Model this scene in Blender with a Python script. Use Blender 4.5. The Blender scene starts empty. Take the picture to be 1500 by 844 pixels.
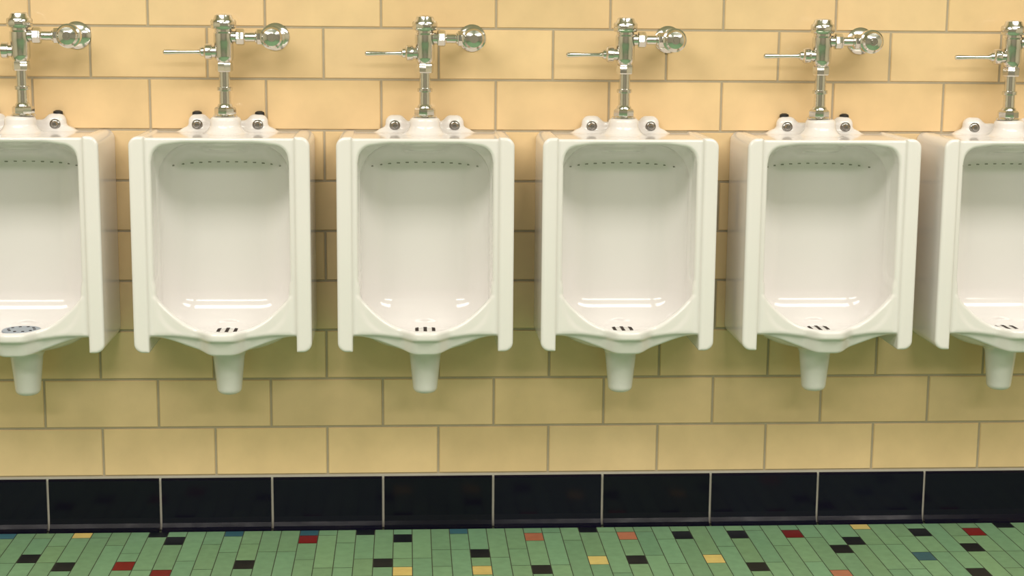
import bpy, bmesh, numpy as np, math, random
from mathutils import Vector, Matrix
random.seed(7)
sc=bpy.context.scene
FZ=0.0; B0=0.152; W=0.3048; R=W/2.25
SURF=B0+0.0

# ------------------------------------------------------------ materials
def srgb(r,g,b):
    f=lambda c:(c/255/12.92) if c/255<=0.04045 else ((c/255+0.055)/1.055)**2.4
    return (f(r),f(g),f(b),1)
def newmat(name):
    m=bpy.data.materials.new(name); m.use_nodes=True
    nt=m.node_tree; b=nt.nodes['Principled BSDF']
    return m,nt,b
def simple(name,col,rough=.5,metal=0,coat=0,noise=0,bump=0,bscale=20):
    m,nt,b=newmat(name)
    b.inputs['Base Color'].default_value=col
    b.inputs['Roughness'].default_value=rough
    b.inputs['Metallic'].default_value=metal
    b.inputs['Coat Weight'].default_value=coat
    tc=nt.nodes.new('ShaderNodeTexCoord')
    if noise:
        n=nt.nodes.new('ShaderNodeTexNoise'); n.inputs['Scale'].default_value=bscale
        n.inputs['Detail'].default_value=4
        nt.links.new(tc.outputs['Object'],n.inputs['Vector'])
        mx=nt.nodes.new('ShaderNodeMix'); mx.data_type='RGBA'
        mx.inputs['A'].default_value=tuple(c*(1-noise) for c in col[:3])+(1,)
        mx.inputs['B'].default_value=tuple(min(1,c*(1+noise)) for c in col[:3])+(1,)
        nt.links.new(n.outputs['Fac'],mx.inputs['Factor'])
        nt.links.new(mx.outputs['Result'],b.inputs['Base Color'])
    if bump:
        n2=nt.nodes.new('ShaderNodeTexNoise'); n2.inputs['Scale'].default_value=bscale
        nt.links.new(tc.outputs['Object'],n2.inputs['Vector'])
        bp=nt.nodes.new('ShaderNodeBump'); bp.inputs['Strength'].default_value=bump; bp.inputs['Distance'].default_value=.002
        nt.links.new(n2.outputs['Fac'],bp.inputs['Height'])
        nt.links.new(bp.outputs['Normal'],b.inputs['Normal'])
    return m
def tintmat(name,rough,coat=0,bump=.15,bscale=12,mott=.06,spec=.5):
    m,nt,b=newmat(name)
    b.inputs['Roughness'].default_value=rough
    b.inputs['Coat Weight'].default_value=coat
    b.inputs['Coat Roughness'].default_value=.08
    b.inputs['Specular IOR Level'].default_value=spec
    at=nt.nodes.new('ShaderNodeAttribute'); at.attribute_name='tint'
    tc=nt.nodes.new('ShaderNodeTexCoord')
    n=nt.nodes.new('ShaderNodeTexNoise'); n.inputs['Scale'].default_value=bscale; n.inputs['Detail'].default_value=5
    nt.links.new(tc.outputs['Object'],n.inputs['Vector'])
    mr=nt.nodes.new('ShaderNodeMapRange'); mr.inputs['From Min'].default_value=.25; mr.inputs['From Max'].default_value=.75
    mr.inputs['To Min'].default_value=1-mott; mr.inputs['To Max'].default_value=1+mott
    nt.links.new(n.outputs['Fac'],mr.inputs['Value'])
    vm=nt.nodes.new('ShaderNodeVectorMath'); vm.operation='SCALE'
    nt.links.new(at.outputs['Color'],vm.inputs[0]); nt.links.new(mr.outputs['Result'],vm.inputs['Scale'])
    nt.links.new(vm.outputs['Vector'],b.inputs['Base Color'])
    n2=nt.nodes.new('ShaderNodeTexNoise'); n2.inputs['Scale'].default_value=bscale*.8
    nt.links.new(tc.outputs['Object'],n2.inputs['Vector'])
    bp=nt.nodes.new('ShaderNodeBump'); bp.inputs['Strength'].default_value=bump; bp.inputs['Distance'].default_value=.004
    nt.links.new(n2.outputs['Fac'],bp.inputs['Height']); nt.links.new(bp.outputs['Normal'],b.inputs['Normal'])
    return m
M_porc=simple('porcelain',(0.83,0.80,0.79,1),.13,coat=.3,noise=.02,bscale=6)
M_plate=simple('strainer_plate',(0.66,0.64,0.61,1),.2,coat=.2)
M_chrome=simple('chrome',(0.72,0.70,0.67,1),.15,metal=1)
M_bolt=simple('dull_nickel',(0.30,0.29,0.28,1),.25,metal=1)
M_dark=simple('drain_dark',(0.02,0.010,0.006,1),.9)
M_slot=simple('wash_slot_grime',(0.32,0.31,0.25,1),.8)
M_rubber=simple('black_rubber',(0.012,0.012,0.012,1),.5)
M_screen=simple('screen_blue',srgb(150,160,172),.5)
M_tile=tintmat('glazed_wall_tile',.26,coat=.25)
M_base=tintmat('navy_base_tile',.12,bump=.2,spec=.28)
M_floor=tintmat('mosaic_tile',.42,mott=.10,bscale=40,bump=.1,spec=.35)
M_grout=simple('wall_grout',srgb(176,163,140),.9,noise=.12,bscale=30)
M_bgrout=simple('base_grout',srgb(185,178,168),.9,noise=.1,bscale=30)
M_fgrout=simple('floor_grout',srgb(66,70,54),.95,noise=.2,bscale=60)
M_plaster=simple('painted_plaster',srgb(205,196,176),.8,noise=.03,bscale=4)
M_front=simple('front_wall_fill_grey',srgb(170,162,152),.6,noise=.05,bscale=3)  # unseen front wall; grey tone set for darker chrome reflections and fill light
M_ceil=simple('ceiling_paint',srgb(225,222,215),.9)
M_metalw=simple('fixture_enamel',(0.7,0.7,0.7,1),.4)

def link(o): bpy.context.collection.objects.link(o); return o
def meshobj(name,verts,faces,mats,fm=None,tint=None,smooth=False):
    me=bpy.data.meshes.new(name); me.from_pydata(verts,[],faces)
    for m in mats: me.materials.append(m)
    if fm is not None: me.polygons.foreach_set('material_index',fm)
    if tint is not None:
        a=me.attributes.new('tint','FLOAT_COLOR','FACE')
        a.data.foreach_set('color',np.array(tint,dtype=np.float32).ravel())
    if smooth: me.shade_smooth()
    me.update()
    return link(bpy.data.objects.new(name,me))
class MB:
    def __init__(s): s.v=[];s.f=[];s.m=[];s.t=[]
    def quad(s,pts,m,t=(1,1,1,1)):
        i=len(s.v); s.v+=pts; s.f.append(list(range(i,i+len(pts)))); s.m.append(m); s.t.append(t)
    def box(s,x0,x1,y0,y1,z0,z1,m,t=(1,1,1,1)):
        i=len(s.v)
        s.v+=[(x0,y0,z0),(x1,y0,z0),(x1,y1,z0),(x0,y1,z0),(x0,y0,z1),(x1,y0,z1),(x1,y1,z1),(x0,y1,z1)]
        for f in ((0,3,2,1),(4,5,6,7),(0,1,5,4),(1,2,6,5),(2,3,7,6),(3,0,4,7)):
            s.f.append([i+k for k in f]); s.m.append(m); s.t.append(t)

XL,XR,YB,H=-3.6,3.6,-6.2,2.75
# ------------------------------------------------------------ back wall
mb=MB()
mb.box(XL,XR,.003,.15,0,H,0)
g=.0027  # half joint
row=0
while B0+row*R<H-.01:
    z0=B0+row*R+g; z1=min(B0+(row+1)*R-g,H)
    off=.5*W if row%2==0 else 0
    k=-13
    while True:
        x0=k*W+off+g; x1=x0+W-2*g; k+=1
        if x0>XR-.02: break
        if x1<XL+.02: continue
        x0c=max(x0,XL);x1c=min(x1,XR)
        d=random.uniform(-.05,.05); h=random.uniform(-.03,.03)
        c=srgb(234,203,156)
        t=(c[0]*(1+d),c[1]*(1+d+h*.3),c[2]*(1+d+h),1)
        e=.002
        O=[(x0c,.0032,z0),(x1c,.0032,z0),(x1c,.0032,z1),(x0c,.0032,z1)]
        I=[(x0c+e,0,z0+e),(x1c-e,0,z0+e),(x1c-e,0,z1-e),(x0c+e,0,z1-e)]
        mb.quad(I,1,t)
        for a in range(4):
            b=(a+1)%4
            mb.quad([O[a],O[b],I[b],I[a]],1,t)
    row+=1
meshobj('wall_back',mb.v,mb.f,[M_grout,M_tile],mb.m,mb.t)

# baseboard with cove foot
mb=MB()
mb.box(XL,XR,-.0015,.003,0,B0-.0005,0)
prof=[(-.0015,.1465),(-.0045,.1445),(-.006,.14),(-.006,.035),(-.008,.02),(-.013,.009),(-.021,.003),(-.026,.0)]
for k in range(-13,13):
    x0=k*W+.0032; x1=(k+1)*W-.0032
    x0=max(x0,XL);x1=min(x1,XR)
    if x1<=x0: continue
    d=random.uniform(.8,1.2)
    c=srgb(11,9,26); t=(c[0]*d,c[1]*d,c[2]*d,1)
    for (ya,za),(yb,zb) in zip(prof[:-1],prof[1:]):
        mb.quad([(x0,yb,zb),(x1,yb,zb),(x1,ya,za),(x0,ya,za)],1,t)
    for x,flip in((x0,0),(x1,1)):
        P=[(x,y,z) for y,z in prof]+[(x,-.0015,0)]
        if flip: P=P[::-1]
        mb.quad(P,1,t)
meshobj('baseboard_back',mb.v,mb.f,[M_bgrout,M_base],mb.m,mb.t)

# ------------------------------------------------------------ floor mosaic
cw=.0512; rh=.067; cx0=-.046; cy0=-.036
acc={}
def put(c,l):
    for a in l: acc[a]=c
put('k',[(-23,3),(-21,4),(-17,0),(-16,1),(-12,4),(-6,0),(-5,4),(-4,1),(0,3),(3,5),(6,0),(8,4),(11,1),(14,5),(14,1),(19,3),(20,2),(24,1),(26,3),(25,6),(29,0)])
put('r',[(-18,4),(-16,5),(-9,1),(17,1),(27,1)])
put('y',[(-21,0),(-4,5),(0,5),(6,4),(12,4),(21,0)])
put('o',[(3,1),(8,1),(18,6)])
put('b',[(-25,0),(-13,0),(-9,0),(-1,0),(23,4)])
cols={'k':srgb(14,18,24),'r':srgb(105,20,18),'y':srgb(200,178,108),'o':srgb(165,105,78),'b':srgb(54,94,106),'g':srgb(112,147,112)}
mb=MB()
mb.box(XL,XR,YB,.15,-.12,-.0012,0)
jt=.0012
for ci in range(int(XL/cw)-2,int(XR/cw)+3):
    x0=cx0+(ci-.5)*cw+jt; x1=x0+cw-2*jt
    if x0<XL or x1>XR: continue
    ri=-1; run=0
    while True:
        ytop=cy0-(ri-.5)*rh
        if ytop<YB+.1: break
        near=ri<8 and abs(ci)<31
        key=(ci,ri)
        if key in acc or (not near and random.random()<.045):
            c=acc.get(key) or random.choice('kkkkkryob')
            n=1
        else:
            c='g'; n=0; L=random.choice([2,3,4,5])
            while n<L and (ci,ri+n) not in acc: n+=1
        y1=ytop-jt; y0=cy0-(ri+n-.5)*rh+jt
        ri+=n
        if y1>-.0265: y1=-.0265
        if y0>=y1: continue
        d=random.uniform(.92,1.08) if c=='g' else random.uniform(.8,1.2)
        C=cols[c]; hh=random.uniform(-.05,.05)
        t=(C[0]*(d+hh),C[1]*d,C[2]*(d-hh),1)
        mb.quad([(x0,y0,0),(x1,y0,0),(x1,y1,0),(x0,y1,0)],1,t)
meshobj('floor',mb.v,mb.f,[M_fgrout,M_floor],mb.m,mb.t)

# ------------------------------------------------------------ rest of room
def boxobj(name,x0,x1,y0,y1,z0,z1,mat):
    b=MB(); b.box(x0,x1,y0,y1,z0,z1,0); return meshobj(name,b.v,b.f,[mat])
boxobj('wall_left',XL-.15,XL,YB,.15,-.12,H,M_plaster)
boxobj('wall_right',XR,XR+.15,YB,.15,-.12,H,M_plaster)
boxobj('wall_front',XL-.15,XR+.15,YB-.15,YB,-.12,H,M_front)
boxobj('ceiling',XL-.15,XR+.15,YB-.15,.15,H,H+.12,M_ceil)

# ------------------------------------------------------------ urinal via signed distance field
def smin(a,b,k):
    h=np.clip(.5+.5*(b-a)/k,0,1); return b*(1-h)+a*h-k*h*(1-h)
def smax(a,b,k): return -smin(-a,-b,k)
def rbox(x,y,z,c,h,r):
    qx=np.abs(x-c[0])-h[0]+r; qy=np.abs(y-c[1])-h[1]+r; qz=np.abs(z-c[2])-h[2]+r
    return np.sqrt(np.maximum(qx,0)**2+np.maximum(qy,0)**2+np.maximum(qz,0)**2)+np.minimum(np.maximum(np.maximum(qx,qy),qz),0)-r
def rbox2(x,z,c,h,r):
    qx=np.abs(x-c[0])-h[0]+r; qz=np.abs(z-c[1])-h[1]+r
    return np.sqrt(np.maximum(qx,0)**2+np.maximum(qz,0)**2)+np.minimum(np.maximum(qx,qz),0)-r
def ext(d2,dy,r):  # rounded extrusion combine
    a=d2+r; b=dy+r
    return np.minimum(np.maximum(a,b),0)+np.sqrt(np.maximum(a,0)**2+np.maximum(b,0)**2)-r
def ell(x,y,z,c,r):
    X,Y,Z=(x-c[0]),(y-c[1]),(z-c[2])
    k0=np.sqrt((X/r[0])**2+(Y/r[1])**2+(Z/r[2])**2)
    k1=np.sqrt((X/r[0]**2)**2+(Y/r[1]**2)**2+(Z/r[2]**2)**2)+1e-9
    return k0*(k0-1)/k1
def sstep(a,b,x):
    t=np.clip((x-a)/(b-a),0,1); return t*t*(3-2*t)
def sdf(x,y,z):
    ax=np.abs(x)
    # shields (two slabs)
    fr=rbox2(ax,z,(.1,.825),(.126,.277),.024)
    sl=np.maximum(fr,.187-ax)
    shield=ext(sl,np.abs(y-.10)-.152,.007)
    # inner frame / bowl back
    inner=rbox(x,y,z,(0,.100,.844),(.192,.143,.254),.006)
    belly=ell(x,y,z,(0,.125,.606),(.175,.125,.076))
    yf=.2425+.044*np.exp(-(ax/.050)**4)+.008*np.exp(-(ax/.11)**4)
    zb=.543+.044*sstep(.015,.185,ax)
    h=.607+.085*np.clip((ax-.045)/.125,0,1)**1.8
    low=ext(np.maximum(np.maximum(z-h,zb-z),ax-.185),y-(yf-.008-.35*np.clip(.586-z,0,1)),.006)
    rr=.046-.015*np.clip((.56-z)/.15,0,1)
    d=np.sqrt(x**2+((y-.118)*.92)**2)-rr
    trap=ext(d,np.abs(z-.50)-.088,.014)
    s=smin(inner,belly,.02)
    s=smin(s,low,.008)
    s=smin(s,trap,.022)
    s=smin(s,shield,.006)
    # cavity: large-radius basin plus a squarer mouth for the upper front
    cav=rbox(x,y,z,(0,.355,.8335),(.168,.305,.2415),.088)
    mouth=rbox(x,y,z,(0,.45,.905),(.168,.285,.172),.030)
    cav=smin(cav,mouth,.035)
    cav=np.maximum(cav,ax-.172)
    dish=ell(x,y,z,(0,.150,.600),(.055,.06,.014))
    cav=smin(cav,dish,.006)
    s=smax(s,-cav,.010)
    # lip roll
    zl=.582+.012*sstep(.03,.16,ax)
    lip=ext(np.maximum(np.maximum(z-h,zl-z),ax-.178),np.maximum(y-yf,(yf-.026)-y),.009)
    s=smin(s,lip,.008)
    # inlet boss, ears, back plate
    rb=.040+.012*np.clip((1.12-z)/.03,0,1)
    boss=ext(np.sqrt(x**2+(y-.085)**2)-rb,np.abs(z-1.10)-.042,.010)
    ear=rbox(ax,y,z,(.077,.018,1.110),(.027,.022,.034),.020)
    plate=rbox(x,y,z,(0,.016,1.10),(.085,.018,.028),.008)
    flare=rbox(ax,y,z,(.06,.016,1.088),(.062,.018,.020),.012)
    top=smin(smin(smin(ear,plate,.012),flare,.015),boss,.022)
    s=smin(s,top,.020)
    s=smax(s,.0005-y,.002)
    return s
def surface_nets(lo,hi,hs):
    n=[int(math.ceil((hi[i]-lo[i])/hs))+1 for i in range(3)]
    ax=[lo[i]+hs*np.arange(n[i]) for i in range(3)]
    X,Y,Z=np.meshgrid(*ax,indexing='ij')
    v=sdf(X,Y,Z); s=v<0
    n=np.array(n); strides=np.array([n[1]*n[2],n[2],1])
    cells=[];poss=[];quads=[]
    for a in range(3):
        sl0=[slice(None)]*3; sl1=[slice(None)]*3
        sl0[a]=slice(0,-1); sl1[a]=slice(1,None)
        A=v[tuple(sl0)];Bv=v[tuple(sl1)]
        idx=np.argwhere(s[tuple(sl0)]!=s[tuple(sl1)])
        va=A[tuple(idx.T)];vb=Bv[tuple(idx.T)]
        t=va/(va-vb)
        pos=idx.astype(float); pos[:,a]+=t
        b,c=(a+1)%3,(a+2)%3
        q=[]
        for db,dc in((0,0),(-1,0),(-1,-1),(0,-1)):
            cc=idx.copy(); cc[:,b]+=db; cc[:,c]+=dc
            cid=cc@strides; q.append(cid); cells.append(cid); poss.append(pos)
        q=np.stack(q,1)
        flip=va>0
        q[flip]=q[flip][:,::-1]
        quads.append(q)
    cells=np.concatenate(cells);poss=np.concatenate(poss);quads=np.concatenate(quads)
    u,inv=np.unique(cells,return_inverse=True)
    inv=inv.ravel()
    cnt=np.bincount(inv)
    V=np.stack([np.bincount(inv,weights=poss[:,i])/cnt for i in range(3)],1)
    V=V*hs+np.array(lo)
    F=np.searchsorted(u,quads)
    e=.0004
    for it in range(3):
        x,y,z=V.T
        d=sdf(x,y,z)
        G=np.stack([sdf(x+e,y,z)-sdf(x-e,y,z),sdf(x,y+e,z)-sdf(x,y-e,z),sdf(x,y,z+e)-sdf(x,y,z-e)],1)/(2*e)
        g2=(G**2).sum(1)+1e-4
        st=np.clip(d/g2,-.001,.001)[:,None]*G
        V=V-st
    return V,F
V,F=surface_nets((-.236,-.008,.396),(.236,.306,1.156),.0033)
V[:,1]*=-1; F=F[:,::-1]

class Parts:
    def __init__(s): s.bm=bmesh.new()
    def lathe(s,o,axis,prof,mat,seg=28,ph=0,close=True):
        a=Vector(axis).normalized()
        u=a.orthogonal().normalized()
        if abs(a.z)>.9: u=Vector((1,0,0))
        w=a.cross(u); o=Vector(o); rings=[]
        for r,t in prof:
            if r<1e-6: rings.append([s.bm.verts.new(o+a*t)])
            else: rings.append([s.bm.verts.new(o+a*t+(u*math.cos(ph+2*math.pi*i/seg)+w*math.sin(ph+2*math.pi*i/seg))*r) for i in range(seg)])
        for A,Bq in zip(rings[:-1],rings[1:]):
            for i in range(seg):
                j=(i+1)%seg
                if len(A)==1 and len(Bq)==1: continue
                if len(A)==1: f=[A[0],Bq[j],Bq[i]]
                elif len(Bq)==1: f=[A[i],A[j],Bq[0]]
                else: f=[A[i],A[j],Bq[j],Bq[i]]
                try: F_=s.bm.faces.new(f); F_.material_index=mat
                except ValueError: pass
        for ring in(rings[0],rings[-1]):
            if len(ring)>1:
                F_=s.bm.faces.new(ring); F_.material_index=mat
    def boxp(s,c,h,mat,bev=0):
        r=bmesh.ops.create_cube(s.bm,size=1,matrix=Matrix.Translation(c)@Matrix.Diagonal((h[0]*2,h[1]*2,h[2]*2,1)))
        fs={f for v in r['verts'] for f in v.link_faces}
        for f in fs: f.material_index=mat
        if bev:
            es=list({e for v in r['verts'] for e in v.link_edges})
            bmesh.ops.bevel(s.bm,geom=es,offset=bev,segments=2,affect='EDGES',profile=.5)
    def finish(s,name,mats,ang=32):
        bmesh.ops.recalc_face_normals(s.bm,faces=s.bm.faces)
        for f in s.bm.faces: f.smooth=True
        for e in s.bm.edges:
            if len(e.link_faces)==2 and e.calc_face_angle(0)>math.radians(ang): e.smooth=False
        me=bpy.data.meshes.new(name); s.bm.to_mesh(me); s.bm.free()
        for m in mats: me.materials.append(m)
        return me
bme=bpy.data.meshes.new('bowl_body'); bme.from_pydata(V.tolist(),[],F.tolist()); bme.materials.append(M_porc)
bme.shade_smooth(); bme.update()
p=Parts()
for sx in(-1,1):
    p.lathe((sx*.079,-.0385,1.117),(0,-1,0),[(.0140,0),(.0140,.003),(.0118,.0055),(.009,.0065),(.0082,.011),(.006,.0145),(0,.0155)],0,24)
# drain strainer plate and slots lie on the dished basin floor
DZ=.5868; DY=-.146
p.lathe((0,DY,DZ-.002),(0,0,1),[(.042,0),(.042,.0022),(.040,.0030),(0,.0030)],3,36)
for dx in(-.022,0,.022):
    p.boxp((dx,DY,DZ+.0006),(.0050,.030 if dx==0 else .026,.0012),1,.0008)
N=13
for i in range(N):
    x=-.140+.280*i/(N-1)
    z=1.012+.010*(1-(x/.15)**2)
    ys=np.linspace(.01,.24,400)
    sv=sdf(np.full(400,x),ys,np.full(400,z))
    idx=np.where((sv[:-1]<0)&(sv[1:]>=0))[0]
    if len(idx)==0: continue
    yy=ys[idx[-1]]
    p.boxp((x,-yy+.0008,z),(.0045,.0020,.0018),2,.0012)
fme=p.finish('fittings',[M_bolt,M_dark,M_slot,M_plate])
p=Parts()
for sx in(-1,1): p.lathe((sx*.082,-.012,1.139),(0,0,1),[(.012,0),(.013,.004),(.012,.010),(.006,.013),(0,.013)],0,16)
cme=p.finish('mount_pads',[M_rubber])
p=Parts()
p.lathe((0,-.165,.5905),(0,0,1),[(.048,0),(.050,.002),(.048,.005),(.0,.006)],0,32)
for i in range(10):
    a=2*math.pi*i/10
    p.lathe((.033*math.cos(a),-.165+.033*math.sin(a),.5945),(0,0,1),[(.004,0),(.004,.0022),(0,.0023)],1,10)
sme=p.finish('deodorizer_mat',[M_screen,M_dark])

# flush valve mesh (local x at urinal centre)
p=Parts()
p.lathe((0,-.088,0),(0,0,1),[(.031,1.1425),(.031,1.1455),(.027,1.149)],0,28)
p.lathe((0,-.088,0),(0,0,1),[(.027,1.147),(.028,1.150),(.028,1.163),(.024,1.167)],0,8,ph=.2)
p.lathe((0,-.090,0),(0,0,1),[(.021,1.164),(.019,1.172),(.0155,1.176),(.0150,1.208),(.0195,1.209),(.0200,1.213),(.0195,1.218),(.0150,1.219),(.0150,1.262)],0,28)
p.lathe((0,-.092,0),(0,0,1),[(.020,1.258),(.0225,1.261),(.0225,1.279),(.020,1.283)],0,8,ph=.1)
p.lathe((0,-.092,0),(0,0,1),[(.018,1.281),(.0235,1.290),(.0245,1.298),(.0245,1.328),(.026,1.334),(.026,1.356),(.023,1.360),(.023,1.366),(.0305,1.368),(.0315,1.372)],0,32)
p.lathe((0,-.092,0),(0,0,1),[(.0315,1.371),(.0325,1.374),(.0325,1.387),(.030,1.391)],0,10,ph=.15)
p.lathe((0,-.092,0),(0,0,1),[(.027,1.390),(.024,1.396),(.022,1.402),(.016,1.405),(0,1.406)],0,28)
hx=(0,-.092,1.309)
p.lathe(hx,(-1,0,0),[(.016,.015),(.016,.030),(.0195,.031),(.0205,.034),(.0205,.046),(.018,.049),(.013,.051),(.012,.058),(.0085,.062)],0,24)
p.lathe((0,-.094,1.309),(-1,0,-.012),[(.0075,.060),(.0052,.070),(.0050,.110),(.0068,.140),(.0066,.152),(.004,.155),(0,.156)],0,18)
bx=(0,-.094,1.347)
p.lathe(bx,(1,0,0),[(.015,.018),(.015,.033),(.0175,.034)],0,24)
p.lathe(bx,(1,0,0),[(.0195,.032),(.0215,.034),(.0215,.050),(.0195,.053)],0,8,ph=.2)
p.lathe(bx,(1,0,0),[(.0165,.052),(.0125,.056),(.0125,.080),(.0155,.082),(.0155,.086)],0,24)
p.lathe(bx,(1,0,0),[(.0190,.085),(.0205,.087),(.0205,.100),(.019,.103)],0,8,ph=.3)
p.lathe(bx,(1,0,0),[(.016,.102),(.015,.112),(.015,.120)],0,24)
st=(.126,0,1.347)
p.lathe(st,(0,-1,0),[(.036,.0005),(.036,.003),(.030,.008),(.016,.012),(.0155,.062),(.021,.066),(.027,.075),(.0295,.088),(.0295,.100),(.028,.108),(.031,.110),(.031,.118),(.0265,.121),(.0265,.127),(.022,.133),(.012,.136),(.0105,.1362),(.0105,.134),(0,.134)],0,36)
p.lathe(st,(0,-1,0),[(.006,.133),(.006,.140),(0,.1405)],0,12)
vme=p.finish('flush_valve_mesh',[M_chrome])

XS=[-1.234,-.708,-.190,.334,.862,1.375]
pads={0,1,4}
for i,x in enumerate(XS):
    e=link(bpy.data.objects.new('urinal',None)); e.location=(x,0,0)
    b=link(bpy.data.objects.new('bowl',bme)); b.parent=e
    f=link(bpy.data.objects.new('bolts_and_slots',fme)); f.parent=e
    if i in pads:
        c=link(bpy.data.objects.new('mount_pads',cme)); c.parent=e
    if i==0:
        c=link(bpy.data.objects.new('deodorizer_mat',sme)); c.parent=e
    vo=link(bpy.data.objects.new('flush_valve',vme)); vo.location=(x+(.010 if i==0 else -.006 if i>3 else 0),0,0)

# ------------------------------------------------------------ ceiling lamps
def lamp(x,y,power,L=2.4,col=(1,.94,.86)):
    e=link(bpy.data.objects.new('fluorescent_ceiling_light',None)); e.location=(x,y,0)
    b=MB(); b.box(-L/2-.03,L/2+.03,-.33,.33,H-.07,H-.001,0)
    o=meshobj('housing',b.v,b.f,[M_metalw]); o.parent=e
    ld=bpy.data.lights.new('tube','AREA'); ld.shape='RECTANGLE'; ld.size=L; ld.size_y=.6; ld.energy=power; ld.color=col
    lo=link(bpy.data.objects.new('tube_light',ld)); lo.parent=e; lo.location=(0,0,H-.075)
for x in(-1.6,1.6):
    lamp(x,-1.7,54)
    lamp(x,-3.8,62)

# ------------------------------------------------------------ camera
yaw,pitch,roll=.0638,.1672,.0085
cy,sy=math.cos(yaw),math.sin(yaw)
f=Vector((sy*math.cos(pitch),cy*math.cos(pitch),-math.sin(pitch)))
r=Vector((cy,-sy,0)); u=r.cross(f)
r2=r*math.cos(roll)+u*math.sin(roll); u2=u*math.cos(roll)-r*math.sin(roll)
cam=bpy.data.cameras.new('camera'); co=link(bpy.data.objects.new('camera',cam))
m=Matrix.Identity(4)
for i in range(3):
    m[i][0]=r2[i];m[i][1]=u2[i];m[i][2]=-f[i]
m.translation=Vector((-.2364,-4.4512,1.4261))
co.matrix_world=m
cam.sensor_width=36; cam.lens=2429.28/1500*36
sc.camera=co
w=bpy.data.worlds.new('world'); sc.world=w; w.use_nodes=True
w.node_tree.nodes['Background'].inputs[0].default_value=(.9,.85,.75,1)
w.node_tree.nodes['Background'].inputs[1].default_value=.1
sc.view_settings.view_transform='Standard'
